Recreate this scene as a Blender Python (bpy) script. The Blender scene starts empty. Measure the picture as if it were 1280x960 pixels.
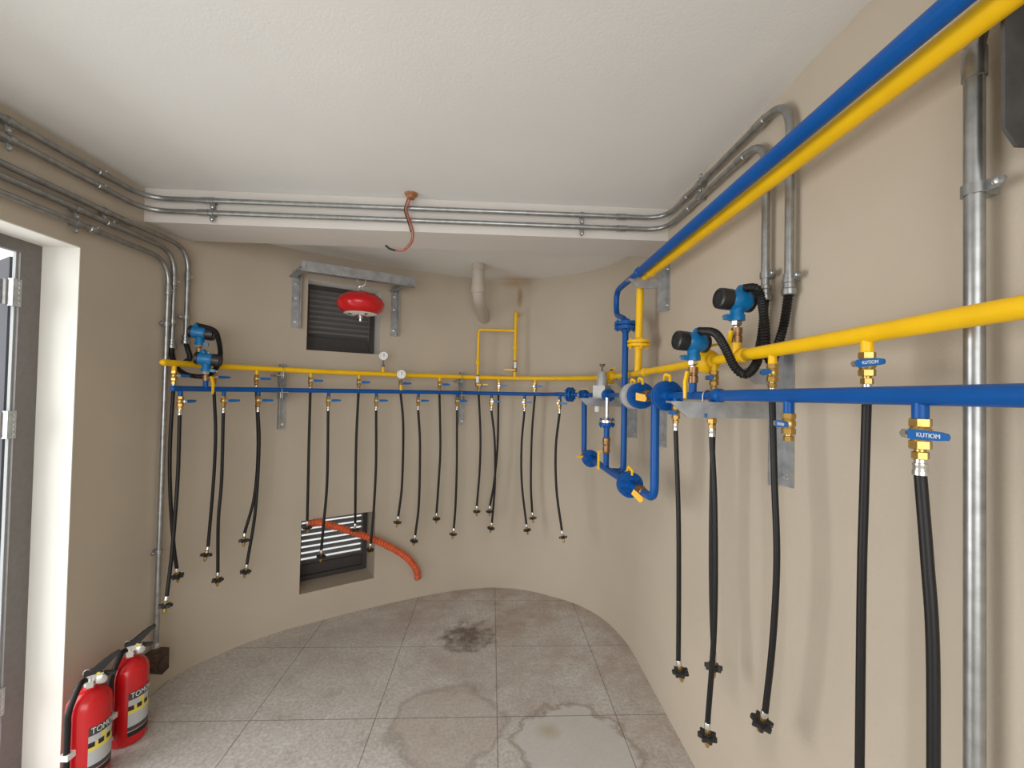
import bpy, math, random
from mathutils import Vector as V, Matrix
random.seed(4)
C = bpy.context.scene.collection
S = bpy.context.scene
PI = math.pi
# ------------------------------------------------------------------ camera
FPX, PITCH, YAW, ROLL, CH = 540.35, .0189, .0466, .02, 1.62
fw = V((math.sin(YAW)*math.cos(PITCH), math.cos(YAW)*math.cos(PITCH), math.sin(PITCH)))
rt0 = V((math.cos(YAW), -math.sin(YAW), 0)); up0 = rt0.cross(fw)
rt = rt0*math.cos(ROLL) + up0*math.sin(ROLL); up = -rt0*math.sin(ROLL) + up0*math.cos(ROLL)
EYE = V((0, 0, CH))
cam = bpy.data.cameras.new('camera'); co = bpy.data.objects.new('camera', cam); C.objects.link(co)
cam.sensor_width = 36; cam.lens = 36*FPX/1280; cam.clip_start = .02
m = Matrix((rt, up, -fw)).transposed().to_4x4(); m.translation = EYE; co.matrix_world = m
S.camera = co
def ray(px, py): return fw + rt*((px-640)/FPX) - up*((py-480)/FPX)
def at(px, py, **k):
    d = ray(px, py)
    for a, v in k.items():
        i = 'xyz'.index(a); return EYE + d*((v-EYE[i])/d[i])
# ------------------------------------------------------------------ plan of the room
XL, XR, ZC, ZA = -1.766, .92, 2.611, 2.56
WP = [(-1.766,2.10),(-1.766,2.24),(-1.762,2.36),(-1.742,2.479),(-1.70,2.59),(-1.635,2.69),(-1.51,2.846),(-1.367,2.97),(-1.145,3.113),(-.93,3.245),(-.62,3.41),
      (-.318,3.54),(-.062,3.602),(.08,3.61),(.267,3.58),(.454,3.49),(.682,3.33),(.824,3.13),(.895,2.92),(.92,2.70),(.92,2.5),(.92,2.35)]
def catmull(P, n=6):
    P = [V(p) for p in P]; out = []
    for i in range(len(P)-1):
        p0 = P[i-1] if i else P[0]*2-P[1]; p1, p2 = P[i], P[i+1]; p3 = P[i+2] if i+2 < len(P) else p2*2-p1
        for k in range(n):
            t = k/n
            out.append(.5*((2*p1)+(p2-p0)*t+(2*p0-5*p1+4*p2-p3)*t*t+(3*p1-p0-3*p2+p3)*t**3))
    out.append(P[-1]); return out
WC = [V((max(XL, min(XR, p.x)), p.y)) for p in catmull(WP, 5)]
def normals(L):
    N = []
    for i in range(len(L)):
        t = (L[min(i+1, len(L)-1)]-L[max(i-1, 0)]).normalized(); N.append(V((t.y, -t.x)))
    return N
WN = normals(WC)                       # points into the room
LONG = [V((XL, .2))] + WC + [V((XR, .05))]
LN = [V((1, 0))] + WN + [V((-1, 0))]
def near(px, py, off, want=False):
    """the point seen at a pixel on a surface standing off the wall by off"""
    d = ray(px, py); d2 = V((d.x, d.y))
    L = [p+n*off for p, n in zip(LONG, LN)]
    for i in range(len(L)-1):
        a, e = L[i], L[i+1]-L[i]
        det = -d2.x*e.y + d2.y*e.x
        if abs(det) < 1e-9: continue
        t = (-a.x*e.y + a.y*e.x)/det; s = (d2.x*a.y - d2.y*a.x)/det
        if t > 0 and -1e-6 <= s <= 1+1e-6:
            P = EYE + d*t
            n = (LN[i]*(1-s)+LN[i+1]*s).normalized()
            return (P, V((n.x, n.y, 0))) if want else P
    raise ValueError((px, py, off))
# ------------------------------------------------------------------ materials
def nt(name):
    m = bpy.data.materials.new(name); m.use_nodes = True
    return m, m.node_tree, m.node_tree.nodes['Principled BSDF']
def mat(name, col, rough=.5, metal=0, noise=0, scale=40, bump=0, spec=.5):
    m, t, b = nt(name)
    b.inputs['Base Color'].default_value = (*col, 1); b.inputs['Roughness'].default_value = rough
    b.inputs['Metallic'].default_value = metal; b.inputs['Specular IOR Level'].default_value = spec
    if noise or bump:
        tc = t.nodes.new('ShaderNodeTexCoord'); n = t.nodes.new('ShaderNodeTexNoise')
        n.inputs['Scale'].default_value = scale; n.inputs['Detail'].default_value = 5
        t.links.new(tc.outputs['Object'], n.inputs['Vector'])
        if noise:
            r = t.nodes.new('ShaderNodeValToRGB'); e = r.color_ramp.elements
            e[0].position = .3; e[1].position = .7
            e[0].color = (*[c*(1-noise) for c in col], 1); e[1].color = (*[min(1, c*(1+noise)) for c in col], 1)
            t.links.new(n.outputs['Fac'], r.inputs['Fac']); t.links.new(r.outputs['Color'], b.inputs['Base Color'])
        if bump:
            k = t.nodes.new('ShaderNodeBump'); k.inputs['Strength'].default_value = bump; k.inputs['Distance'].default_value = .004
            t.links.new(n.outputs['Fac'], k.inputs['Height']); t.links.new(k.outputs['Normal'], b.inputs['Normal'])
    return m
def plaster(name, col, dirt=.1, stains=()):
    m, t, b = nt(name); b.inputs['Roughness'].default_value = .75; b.inputs['Specular IOR Level'].default_value = .25
    tc = t.nodes.new('ShaderNodeTexCoord')
    n1 = t.nodes.new('ShaderNodeTexNoise'); n1.inputs['Scale'].default_value = 1.6; n1.inputs['Detail'].default_value = 6
    n2 = t.nodes.new('ShaderNodeTexNoise'); n2.inputs['Scale'].default_value = 130; n2.inputs['Detail'].default_value = 3
    t.links.new(tc.outputs['Object'], n1.inputs['Vector']); t.links.new(tc.outputs['Object'], n2.inputs['Vector'])
    r = t.nodes.new('ShaderNodeValToRGB'); e = r.color_ramp.elements; e[0].position = .3; e[1].position = .7
    e[0].color = (*[c*(1-dirt) for c in col], 1); e[1].color = (*[min(1, c*(1+dirt*.6)) for c in col], 1)
    t.links.new(n1.outputs['Fac'], r.inputs['Fac']); out = r.outputs['Color']
    n3 = t.nodes.new('ShaderNodeTexNoise'); n3.inputs['Scale'].default_value = 14; n3.inputs['Detail'].default_value = 6; t.links.new(tc.outputs['Object'], n3.inputs['Vector'])
    for P, sc, c, st in stains:
        mp = t.nodes.new('ShaderNodeMapping'); mp.vector_type = 'TEXTURE'; mp.inputs['Location'].default_value = P; mp.inputs['Scale'].default_value = sc
        t.links.new(tc.outputs['Object'], mp.inputs['Vector'])
        ln = t.nodes.new('ShaderNodeVectorMath'); ln.operation = 'LENGTH'; t.links.new(mp.outputs[0], ln.inputs[0])
        ad = t.nodes.new('ShaderNodeMath'); ad.operation = 'ADD'; t.links.new(ln.outputs['Value'], ad.inputs[0]); t.links.new(n3.outputs['Fac'], ad.inputs[1])
        rg = t.nodes.new('ShaderNodeMapRange'); rg.inputs['From Min'].default_value = 1.5; rg.inputs['From Max'].default_value = .6; rg.inputs['To Max'].default_value = st
        t.links.new(ad.outputs[0], rg.inputs['Value'])
        mx = t.nodes.new('ShaderNodeMix'); mx.data_type = 'RGBA'; t.links.new(rg.outputs[0], mx.inputs[0]); t.links.new(out, mx.inputs[6]); mx.inputs[7].default_value = (*c, 1); out = mx.outputs[2]
    t.links.new(out, b.inputs['Base Color'])
    k = t.nodes.new('ShaderNodeBump'); k.inputs['Strength'].default_value = .25; k.inputs['Distance'].default_value = .002
    t.links.new(n2.outputs['Fac'], k.inputs['Height']); t.links.new(k.outputs['Normal'], b.inputs['Normal'])
    return m
def floor_mat():
    m, t, b = nt('terrazzo_tiles'); N = t.nodes; L = t.links
    b.inputs['Roughness'].default_value = .45; b.inputs['Specular IOR Level'].default_value = .4
    tc = N.new('ShaderNodeTexCoord'); sp = N.new('ShaderNodeSeparateXYZ'); L.new(tc.outputs['Object'], sp.inputs[0])
    def math_(op, a, c=None, clamp=False):
        n = N.new('ShaderNodeMath'); n.operation = op; n.use_clamp = clamp
        for i, v in enumerate((a, c)):
            if v is None: continue
            if isinstance(v, (int, float)): n.inputs[i].default_value = v
            else: L.new(v, n.inputs[i])
        return n.outputs[0]
    def joint(o, off):
        f = math_('FRACT', math_('DIVIDE', math_('SUBTRACT', o, off), .6))
        d = math_('ABSOLUTE', math_('SUBTRACT', f, .5))
        return math_('MULTIPLY', math_('SUBTRACT', d, .5-.0045), 900, True)
    j = math_('MAXIMUM', joint(sp.outputs[0], -1.139-6), joint(sp.outputs[1], 2.186-6))
    def noise(sc, det=5, rough=.6):
        n = N.new('ShaderNodeTexNoise'); n.inputs['Scale'].default_value = sc; n.inputs['Detail'].default_value = det
        n.inputs['Roughness'].default_value = rough; L.new(tc.outputs['Object'], n.inputs['Vector']); return n.outputs['Fac']
    def ramp(f, a, c, ca, cb):
        r = N.new('ShaderNodeValToRGB'); e = r.color_ramp.elements; e[0].position = a; e[1].position = c
        e[0].color = (*ca, 1); e[1].color = (*cb, 1); L.new(f, r.inputs[0]); return r.outputs['Color']
    def mix(f, a, c, ty='MIX'):
        n = N.new('ShaderNodeMix'); n.data_type = 'RGBA'; n.blend_type = ty
        if isinstance(f, (int, float)): n.inputs[0].default_value = f
        else: L.new(f, n.inputs[0])
        for i, v in ((6, a), (7, c)):
            if isinstance(v, tuple): n.inputs[i].default_value = (*v, 1)
            else: L.new(v, n.inputs[i])
        return n.outputs[2]
    base = ramp(noise(60, 4), .35, .65, (.53, .505, .475), (.72, .70, .67))
    vo = N.new('ShaderNodeTexVoronoi'); vo.inputs['Scale'].default_value = 120; L.new(tc.outputs['Object'], vo.inputs['Vector'])
    base = mix(math_('MULTIPLY', math_('LESS_THAN', vo.outputs['Distance'], .22), math_('GREATER_THAN', noise(45), .52)), base, (.33, .30, .28))
    base = mix(1.0, base, ramp(noise(7, 9, .75), .3, .7, (.80, .77, .74), (1.0, 1.0, 1.0)), 'MULTIPLY')
    # pinkish brown dried dirt towards the curved wall and in broad blotches
    reach = math_('MULTIPLY', math_('SUBTRACT', math_('ADD', math_('MULTIPLY', sp.outputs[1], .55), math_('MULTIPLY', sp.outputs[0], .35)), .8), 1.0, True)
    blot = math_('MULTIPLY', math_('SUBTRACT', noise(2.6, 10, .72), .40), 4.5, True)
    base = mix(math_('MULTIPLY', math_('MULTIPLY', reach, blot), .85, True), base, (.37, .28, .225))
    blot2 = math_('MULTIPLY', math_('SUBTRACT', noise(6.5, 10, .78), .545), 6, True)
    base = mix(math_('MULTIPLY', blot2, .5), base, (.27, .21, .17))
    def spot(x, y, r, wob, amp=.35):
        dx = math_('SUBTRACT', sp.outputs[0], x); dy = math_('SUBTRACT', sp.outputs[1], y)
        d = math_('SQRT', math_('ADD', math_('MULTIPLY', dx, dx), math_('MULTIPLY', dy, dy)))
        return math_('DIVIDE', math_('ADD', d, math_('MULTIPLY', math_('SUBTRACT', noise(wob, 6), .5), amp*r*4)), r)
    p = at(585, 795, z=0)
    base = mix(math_('MULTIPLY', math_('SUBTRACT', 1.0, spot(p.x, p.y, .2, 14, .7)), 1.3, True), base, (.17, .135, .11))
    # the flaking patch with a dark ragged outline on the right
    p = at(720, 935, z=0)
    s = spot(p.x, p.y, .27, 6, .25)
    ring = math_('SUBTRACT', 1.0, math_('MULTIPLY', math_('ABSOLUTE', math_('SUBTRACT', s, 1.0)), 12), True)
    base = mix(math_('MULTIPLY', math_('LESS_THAN', s, 1.0), .75), base, (.60, .575, .55))
    base = mix(math_('MULTIPLY', ring, .6), base, (.25, .18, .13))
    p = at(685, 914, z=0); s = spot(p.x, p.y, .06, 8, .25)
    base = mix(math_('MULTIPLY', math_('SUBTRACT', 1.15, s), .9, True), base, (.46, .41, .31))
    p = at(560, 905, z=0); s = spot(p.x, p.y, .27, 4, .25)
    ring = math_('SUBTRACT', 1.0, math_('MULTIPLY', math_('ABSOLUTE', math_('SUBTRACT', s, 1.0)), 9), True)
    base = mix(math_('MULTIPLY', math_('LESS_THAN', s, 1.0), .35), base, (.42, .34, .27))
    base = mix(math_('MULTIPLY', ring, .4), base, (.24, .19, .15))
    base = mix(math_('MULTIPLY', j, .65), base, (.10, .09, .08))
    L.new(base, b.inputs['Base Color'])
    k = N.new('ShaderNodeBump'); k.inputs['Strength'].default_value = .4; k.inputs['Distance'].default_value = .002; k.invert = True
    L.new(j, k.inputs['Height']); L.new(k.outputs['Normal'], b.inputs['Normal'])
    return m
M = dict(
    wall=plaster('beige_plaster', (.545, .47, .375), .07, [(near(650, 372, 0), (.035, .035, .12), (.30, .17, .07), .75), (near(646, 354, 0), (.16, .08, .05), (.42, .27, .12), .6)]), reveal=plaster('cream_plaster', (.80, .78, .72), .05),
    ceil=plaster('white_ceiling', (.81, .80, .775), .03, [(at(645, 349, z=ZA), (.22, .12, .05), (.55, .38, .2), .6)]), beam=plaster('beam_paint', (.70, .655, .61), .05), floor=floor_mat(),
    ground=mat('outside_paving', (.62, .62, .60), .9, noise=.1, scale=3),
    yellow=mat('yellow_paint', (.95, .56, .006), .36, spec=.35, noise=.05, scale=12), blue=mat('blue_paint', (.001, .085, .34), .36, spec=.3, noise=.06, scale=12),
    lever=mat('blue_lever_vinyl', (.008, .13, .42), .35), tblue=mat('transmitter_blue', (.003, .16, .40), .3, noise=.05),
    black=mat('black_rubber', (.008, .007, .007), .45, spec=.35), blackp=mat('black_plastic', (.016, .016, .017), .35),
    galv=mat('galvanised_steel', (.36, .365, .36), .34, .85, noise=.18, scale=30), angle=mat('galvanised_angle', (.40, .405, .41), .5, .7, noise=.2, scale=22),
    dsteel=mat('dark_angle', (.10, .095, .09), .55, .5, noise=.25, scale=20),  # dark steel with uneven tone for the upper right upright
    steel=mat('bright_steel', (.72, .71, .69), .25, .95), brass=mat('brass', (.56, .36, .11), .33, .9, noise=.12, scale=60),
    bronze=mat('bronze', (.34, .19, .085), .4, .75, noise=.2, scale=60), cast=mat('grey_cast_alloy', (.47, .47, .46), .45, .35, noise=.08),
    red=mat('red_enamel', (.62, .012, .016), .18), white=mat('white_plastic', (.80, .80, .78), .4), pvc=mat('grey_beige_plastic_pipe', (.53, .47, .40), .5),
    frame=mat('dark_brown_frame', (.05, .042, .04), .5, noise=.1), louvre=mat('louvre_blade', (.15, .145, .14), .45, .2),
    doorf=mat('door_frame_paint', (.17, .155, .145), .5, noise=.08), dooredge=mat('door_edge_steel', (.40, .42, .42), .7, .1), doorleaf=mat('door_leaf_steel', (.09, .09, .10), .9, 0, spec=.05),
    orange=mat('orange_hose', (.70, .115, .035), .45, noise=.15, scale=14), rust=mat('brown_coated_iron', (.075, .045, .03), .8, noise=.3, scale=25, bump=.6),
    copper=mat('orange_brown_tube', (.36, .15, .06), .5, noise=.2), wred=mat('red_wire', (.42, .06, .05), .45), wblk=mat('black_tape', (.015, .015, .015), .4),
    paper=mat('grey_paper', (.52, .53, .54), .5), lgrey=mat('label_dark_grey', (.05, .05, .055), .45), lyel=mat('label_yellow', (.80, .66, .12), .45), lgrn=mat('label_green', (.16, .38, .30), .45),
    ink=mat('black_ink', (.012, .012, .014), .5), tag=mat('amber_tag', (.86, .46, .02), .4), stain=mat('rusty_grey_iron', (.20, .17, .14), .6, .3))
# ------------------------------------------------------------------ mesh building
class MB:
    def __init__(s): s.v = []; s.f = []; s.m = []; s.mi = 0
    def add(s, vs, fs):
        n = len(s.v); s.v += [V(p) for p in vs]
        for f in fs: s.f.append([i+n for i in f]); s.m.append(s.mi)
        return s
    def box(s, c, d, X=V((1,0,0)), Y=V((0,1,0)), Z=V((0,0,1))):
        c = V(c); vs = [c+X*(i*d[0]/2)+Y*(j*d[1]/2)+Z*(k*d[2]/2) for i in (-1,1) for j in (-1,1) for k in (-1,1)]
        return s.add(vs, [(0,1,3,2),(4,6,7,5),(0,4,5,1),(2,3,7,6),(0,2,6,4),(1,5,7,3)])
    def bb(s, a, b): return s.box((V(a)+V(b))/2, [abs(q-p) for p, q in zip(a, b)])
    def prism(s, poly, h, O=V((0,0,0)), X=V((1,0,0)), Y=V((0,1,0)), Z=V((0,0,1))):
        n = len(poly); vs = [O+X*p[0]+Y*p[1] for p in poly] + [O+X*p[0]+Y*p[1]+Z*h for p in poly]
        return s.add(vs, [list(range(n))[::-1], list(range(n, 2*n))] + [(i, (i+1) % n, n+(i+1) % n, n+i) for i in range(n)])
    def tube(s, pts, r, seg=14, caps=True):
        pts = [V(p) for p in pts]; n = len(pts); rr = r if callable(r) else (lambda i: r)
        T = [(pts[min(i+1, n-1)]-pts[max(i-1, 0)]).normalized() for i in range(n)]
        a = T[0].orthogonal().normalized(); vs = []; fs = []
        for i in range(n):
            a = (a-T[i]*a.dot(T[i])).normalized(); b = T[i].cross(a)
            for k in range(seg):
                w = 2*PI*k/seg; vs.append(pts[i]+(a*math.cos(w)+b*math.sin(w))*rr(i))
        for i in range(n-1):
            for k in range(seg):
                fs.append((i*seg+k, i*seg+(k+1) % seg, (i+1)*seg+(k+1) % seg, (i+1)*seg+k))
        if caps: fs += [list(range(seg))[::-1], list(range((n-1)*seg, n*seg))]
        return s.add(vs, fs)
    def lathe(s, prof, O=V((0,0,0)), ax=V((0,0,1)), seg=20, ph=0):
        """prof: (radius, distance along ax)"""
        O = V(O); ax = V(ax).normalized(); a = ax.orthogonal().normalized() if abs(ax.z) < .99 else V((1,0,0)); b = ax.cross(a)
        vs = []; fs = []; n = len(prof)
        for r, h in prof:
            for k in range(seg):
                w = 2*PI*k/seg+ph; vs.append(O+ax*h+(a*math.cos(w)+b*math.sin(w))*max(r, 1e-5))
        for i in range(n-1):
            for k in range(seg): fs.append((i*seg+k, i*seg+(k+1) % seg, (i+1)*seg+(k+1) % seg, (i+1)*seg+k))
        fs += [list(range(seg))[::-1], list(range((n-1)*seg, n*seg))]
        return s.add(vs, fs)
    def cyl(s, a, b, r, seg=16):
        a, b = V(a), V(b); return s.lathe([(r, 0), (r, (b-a).length)], a, b-a, seg)
    def mesh(s, name, mats, ang=38, inv=None):
        me = bpy.data.meshes.new(name); vs = s.v if inv is None else [inv @ p for p in s.v]
        me.from_pydata([tuple(p) for p in vs], [], s.f)
        mats = mats if isinstance(mats, (list, tuple)) else [mats]
        for q in mats: me.materials.append(q)
        me.polygons.foreach_set('material_index', s.m); me.polygons.foreach_set('use_smooth', [True]*len(s.f))
        me.update(); me.set_sharp_from_angle(angle=math.radians(ang)); return me
    def build(s, name, mats, parent=None, ang=38, base=None):
        inv = None
        if parent is not None: inv = WM[parent.name].inverted()
        elif base is not None: inv = Matrix.Translation(-V(base))
        o = bpy.data.objects.new(name, s.mesh(name, mats, ang, inv)); C.objects.link(o)
        if parent is not None: o.parent = parent; WM[o.name] = WM[parent.name]
        else:
            if base is not None: o.location = base
            WM[o.name] = Matrix.Translation(V(base) if base is not None else V((0,0,0)))
        return o
WM = {}          # world matrices while building
def tag(o, label, cat, group=None):
    o['label'] = label; o['category'] = cat
    if group: o['group'] = group
    return o
def thing(name, label, cat, loc, mtx=None, group=None):
    o = bpy.data.objects.new(name, None); C.objects.link(o); o.empty_display_size = .05
    W = mtx.copy() if mtx else Matrix.Translation(V(loc))
    o.matrix_world = W; WM[o.name] = W
    return tag(o, label, cat, group)
def struct(o): o['kind'] = 'structure'; return o
def axes(loc, x, y, z):
    m = Matrix((V(x), V(y), V(z))).transposed().to_4x4(); m.translation = V(loc); return m
def place(me_parts, parent, mtx=None):
    """children sharing mesh data under a thing; mtx is local"""
    out = []
    for name, me in me_parts:
        o = bpy.data.objects.new(name, me); C.objects.link(o); o.parent = parent
        if mtx is not None: o.matrix_local = mtx
        out.append(o)
    return out
def fillet(P, R, n=7):
    P = [V(p) for p in P]; out = [P[0]]
    for i in range(1, len(P)-1):
        a, b, c = P[i-1], P[i], P[i+1]; u = (a-b); w = (c-b); lu, lw = u.length, w.length; u.normalize(); w.normalize()
        th = u.angle(w)
        if th > PI-.02: out.append(b); continue
        d = min(R/math.tan(th/2), lu*.48, lw*.48); p0, p1 = b+u*d, b+w*d
        for k in range(n+1):
            t = k/n; out.append(p0*(1-t)**2+b*2*t*(1-t)+p1*t*t)
    out.append(P[-1]); return out
def smooth(P, n=8): return catmull(P, n)
def resample(P, step):
    out = [P[0].copy()]; need = step
    for i in range(len(P)-1):
        a, b = P[i], P[i+1]; L = (b-a).length; pos = need
        while pos <= L: out.append(a+(b-a)*(pos/L)); pos += step
        need = pos-L
    return out
def corrugated(mb, P, r, step=.0045, amp=.12, seg=14):
    Q = resample(P, step); return mb.tube(Q, lambda i: r*(1+amp*(1 if i % 2 else -1)), seg)
UP = V((0, 0, 1))
ORD = ['first','second','third','fourth','fifth','sixth','seventh','eighth','ninth','tenth','eleventh','twelfth','thirteenth']
# ------------------------------------------------------------------ the room
Y0, YB0, YB1, ZB = -1.5, 2.245, 2.515, 2.44
THL = at(50, 400, y=1.92).x            # outer face of the left wall at the door
YD0, YD1, ZD = .30, 1.92, 2.202
struct(MB().bb((-2.25, Y0, -.12), (1.2, 3.95, 0)).build('floor', M['floor']))
cb = MB().bb((-2.25, Y0, ZC), (1.2, YB0+.1, ZC+.15)); cb.bb((-2.25, YB0+.05, ZA), (1.2, 3.95, ZC+.15)); struct(cb.build('ceiling', M['ceil']))
struct(MB().bb((XL-.02, YB0, ZB), (XR+.02, YB1, ZC+.02)).build('trim_1', M['beam']))['label'] = 'concrete ceiling beam'
wl = MB(); wl.bb((THL, YD1, -.1), (XL, 2.10, 2.7)); wl.bb((THL, YD0, ZD), (XL, YD1, 2.7)); wl.bb((THL, Y0, -.1), (XL, YD0, 2.7)); struct(wl.build('wall_left', M['wall']))
rv = MB(); rv.bb((THL-.001, YD1-.004, 0), (XL+.001, YD1, ZD)); rv.bb((THL-.001, YD0, ZD-.004), (XL+.001, YD1, ZD)); struct(rv.build('trim_2', M['reveal']))['label'] = 'cream painted door reveal'
struct(MB().bb((XR, Y0, -.1), (XR+.22, 2.35, 2.7)).build('wall_right', M['wall']))
struct(MB().bb((-7, -6, -.2), (7, 9, -.13)).build('ground', M['ground']))
# curved back wall with its two louvre openings
WA, WB = V((-1.277, 3.027)), V((-.845, 3.287))     # the openings' edges on the wall
arc = [0]
for i in range(1, len(WC)): arc.append(arc[-1]+(WC[i]-WC[i-1]).length)
def arc_of(p):
    best = None
    for i in range(len(WC)-1):
        e = WC[i+1]-WC[i]; s = max(0, min(1, (p-WC[i]).dot(e)/e.length_squared)); d = (WC[i]+e*s-p).length
        if best is None or d < best[0]: best = (d, arc[i]+e.length*s)
    return best[1]
def wall_at(s):
    for i in range(len(WC)-1):
        if s <= arc[i+1]+1e-9:
            k = (s-arc[i])/(arc[i+1]-arc[i]); return WC[i].lerp(WC[i+1], k), WN[i].lerp(WN[i+1], k).normalized()
sA, sB = arc_of(WA), arc_of(WB)
ss = sorted([s for s in arc if abs(s-sA) > .012 and abs(s-sB) > .012] + [sA, sB]); iA, iB = ss.index(sA), ss.index(sB)
zs = [-.1, .214, .711, 1.883, 2.373, 2.7]; TH = .30
wb = MB(); n = len(ss); g = {}
for i, s in enumerate(ss):
    p, q = wall_at(s)
    for k, z in enumerate(zs):
        for o in (0, 1): g[i, k, o] = len(wb.v); wb.v.append(V((p.x-q.x*TH*o, p.y-q.y*TH*o, z)))
def quad(*k): wb.f.append([g[a] for a in k]); wb.m.append(wb.mi)
for i in range(n-1):
    for k in range(5):
        hole = iA <= i < iB and k in (1, 3)
        if hole:
            wb.mi = 1 if k == 3 else 0
            quad((i,k,0), (i+1,k,0), (i+1,k,1), (i,k,1)); quad((i,k+1,0), (i,k+1,1), (i+1,k+1,1), (i+1,k+1,0))
            if i == iA: quad((i,k,0), (i,k,1), (i,k+1,1), (i,k+1,0))
            if i == iB-1: quad((i+1,k,0), (i+1,k+1,0), (i+1,k+1,1), (i+1,k,1))
            wb.mi = 0
        else: quad((i,k,0), (i,k+1,0), (i+1,k+1,0), (i+1,k,0)); quad((i,k,1), (i+1,k,1), (i+1,k+1,1), (i,k+1,1))
    quad((i,0,0), (i+1,0,0), (i+1,0,1), (i,0,1)); quad((i,5,0), (i,5,1), (i+1,5,1), (i+1,5,0))
for i in (0, n-1):
    for k in range(5): quad((i,k,0), (i,k,1), (i,k+1,1), (i,k+1,0))
struct(wb.build('wall_back', [M['wall'], M['reveal']], ang=50))
# louvre windows
def louvre_window(num, z0, z1, depth, nb, bw, lip, label):
    a, _ = wall_at(sA); b, _ = wall_at(sB); t = (b-a).normalized(); nn = V((t.y, -t.x))
    T = V((t.x, t.y, 0)); IN = V((nn.x, nn.y, 0)); O = V((a.x, a.y, 0)) - IN*depth; W = (b-a).length
    c = O+T*(W/2)+UP*((z0+z1)/2)
    w = thing('window_%d' % num, label, 'window', c); struct(w)
    del w['category']; 
    fr = MB(); fwid = .035
    for k in (0, 1): fr.box(O+T*(fwid/2 if not k else W-fwid/2)+UP*((z0+z1)/2), (fwid, .05, z1-z0), T, IN, UP)
    for z in (z0+fwid/2, z1-fwid/2): fr.box(O+T*(W/2)+UP*z, (W-2*fwid, .05, fwid), T, IN, UP)
    fr.build('window_frame', M['frame'], w)
    kick = .075
    MB().box(O+T*(W/2)+UP*(z0+fwid+kick/2)-IN*.004, (W-2*fwid, .02, kick), T, IN, UP).build('bottom_panel', M['frame'], w)
    h = (z1-z0-2*fwid-kick)/nb
    for k in range(nb):
        zc = z0+fwid+kick+h*(k+.3)
        d = (IN*.72+UP*.69).normalized(); e = T.cross(d); q = O+T*(W/2)+UP*zc-IN*.005
        MB().box(q, (W-2*fwid-.004, bw, .003), T, d, e).box(q+d*(bw/2)+UP*(lip/2-.001), (W-2*fwid-.004, .003, lip), T, IN, UP).build('louvre_blade', M['louvre'], w)
louvre_window(1, 1.884, 2.372, .185, 9, .056, .014, 'dark louvred vent window high on the curved wall')
louvre_window(2, .215, .710, .235, 8, .042, .011, 'dark louvred vent window low on the curved wall with bright gaps')
# door at the left
dr = thing('door_1', 'dark steel door frame with open leaf at left', 'door', (THL, YD1, 0)); struct(dr); del dr['category']
yf = at(22, 400, x=THL).y
MB().bb((THL-.022, yf, 0), (THL+.002, YD1-.004, ZD-.004)).build('door_frame', M['doorf'], dr)
MB().bb((THL-.022, YD0, ZD-.055), (THL+.002, yf, ZD-.004)).build('door_head', M['doorf'], dr)
MB().bb((THL-.022, yf-.006, 0), (THL-.010, yf, ZD-.055)).build('door_stop', M['dooredge'], dr)
H = at(9, 400, x=THL-.045); F = at(-60, 400, x=THL-.75); H.z = F.z = 0
ld = (F-H).normalized(); ln_ = V((-ld.y, ld.x, 0)); zt_ = at(6, 326, x=THL-.1).z
lf = MB().box((H+F)/2+UP*(zt_/2+.02)-ln_*.02, ((F-H).length, .04, zt_-.02), ld, ln_, UP).build('door_leaf', M['doorleaf'], dr)
MB().box(H+UP*(zt_/2+.02)-ld*.004-ln_*.02, (.006, .02, zt_-.06), ld, ln_, UP).build('gap_shade', M['frame'], lf)  # dark strip standing in for the shaded gap beside the leaf
for z in (1.98, 1.45, .35):
    hz = MB(); hy = yf-.012; hx = THL-.045
    hz.cyl((hx+.02, hy-.012, z-.05), (hx+.02, hy-.012, z+.05), .011); hz.bb((hx-.05, hy-.03, z-.05), (hx+.016, hy-.022, z+.05))
    hz.bb((hx+.03, hy-.014, z-.055), (hx+.05, hy+.018, z+.055))
    h = hz.build('hinge', M['galv'], dr)
    for k in range(5):
        MB().lathe([(.0045, 0), (.0045, .0015), (.002, .003)], (hx+.05, hy+.005, z-.04+.02*k), (1, 0, 0), 8).build('screw', M['steel'], h)
# ------------------------------------------------------------------ shared small pieces
def flange(parent, P, ax, r=.056, th=.014, gap=.005, nb=4, mat_=None, mat2=None, hub=.026):
    """bolted pair of pipe flanges: mesh pair + bolts as sub-parts"""
    P = V(P); ax = V(ax).normalized(); mb = MB()
    mb.lathe([(hub*.8, -th-gap/2-.016), (hub, -th-gap/2-.002), (r, -th-gap/2), (r, -gap/2), (r*.72, -gap/2), (r*.72, 0)], P, ax, 28)
    mb.mi = 1 if mat2 else 0
    mb.lathe([(r*.72, 0), (r*.72, gap/2), (r, gap/2), (r, th+gap/2), (hub, th+gap/2+.002), (hub*.8, th+gap/2+.016)], P, ax, 28)
    f = mb.build('flange', [mat_ or M['blue'], mat2 or mat_ or M['blue']], parent)
    a = ax.orthogonal().normalized() if abs(ax.z) > .9 else UP.cross(ax).normalized(); b = ax.cross(a)
    for k in range(nb):
        w = 2*PI*(k+.5)/nb; q = P+(a*math.cos(w)+b*math.sin(w))*r*.76; L = th+gap/2
        bm = MB().lathe([(.0075, 0), (.0075, .007)], q+ax*L, ax, 6); bm.lathe([(.0075, 0), (.0075, .007)], q-ax*L, -ax, 6)
        bm.cyl(q-ax*(L+.014), q+ax*(L+.012), .004, 8)
        bm.build('bolt', mat_ or M['blue'], f)
    return f
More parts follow.
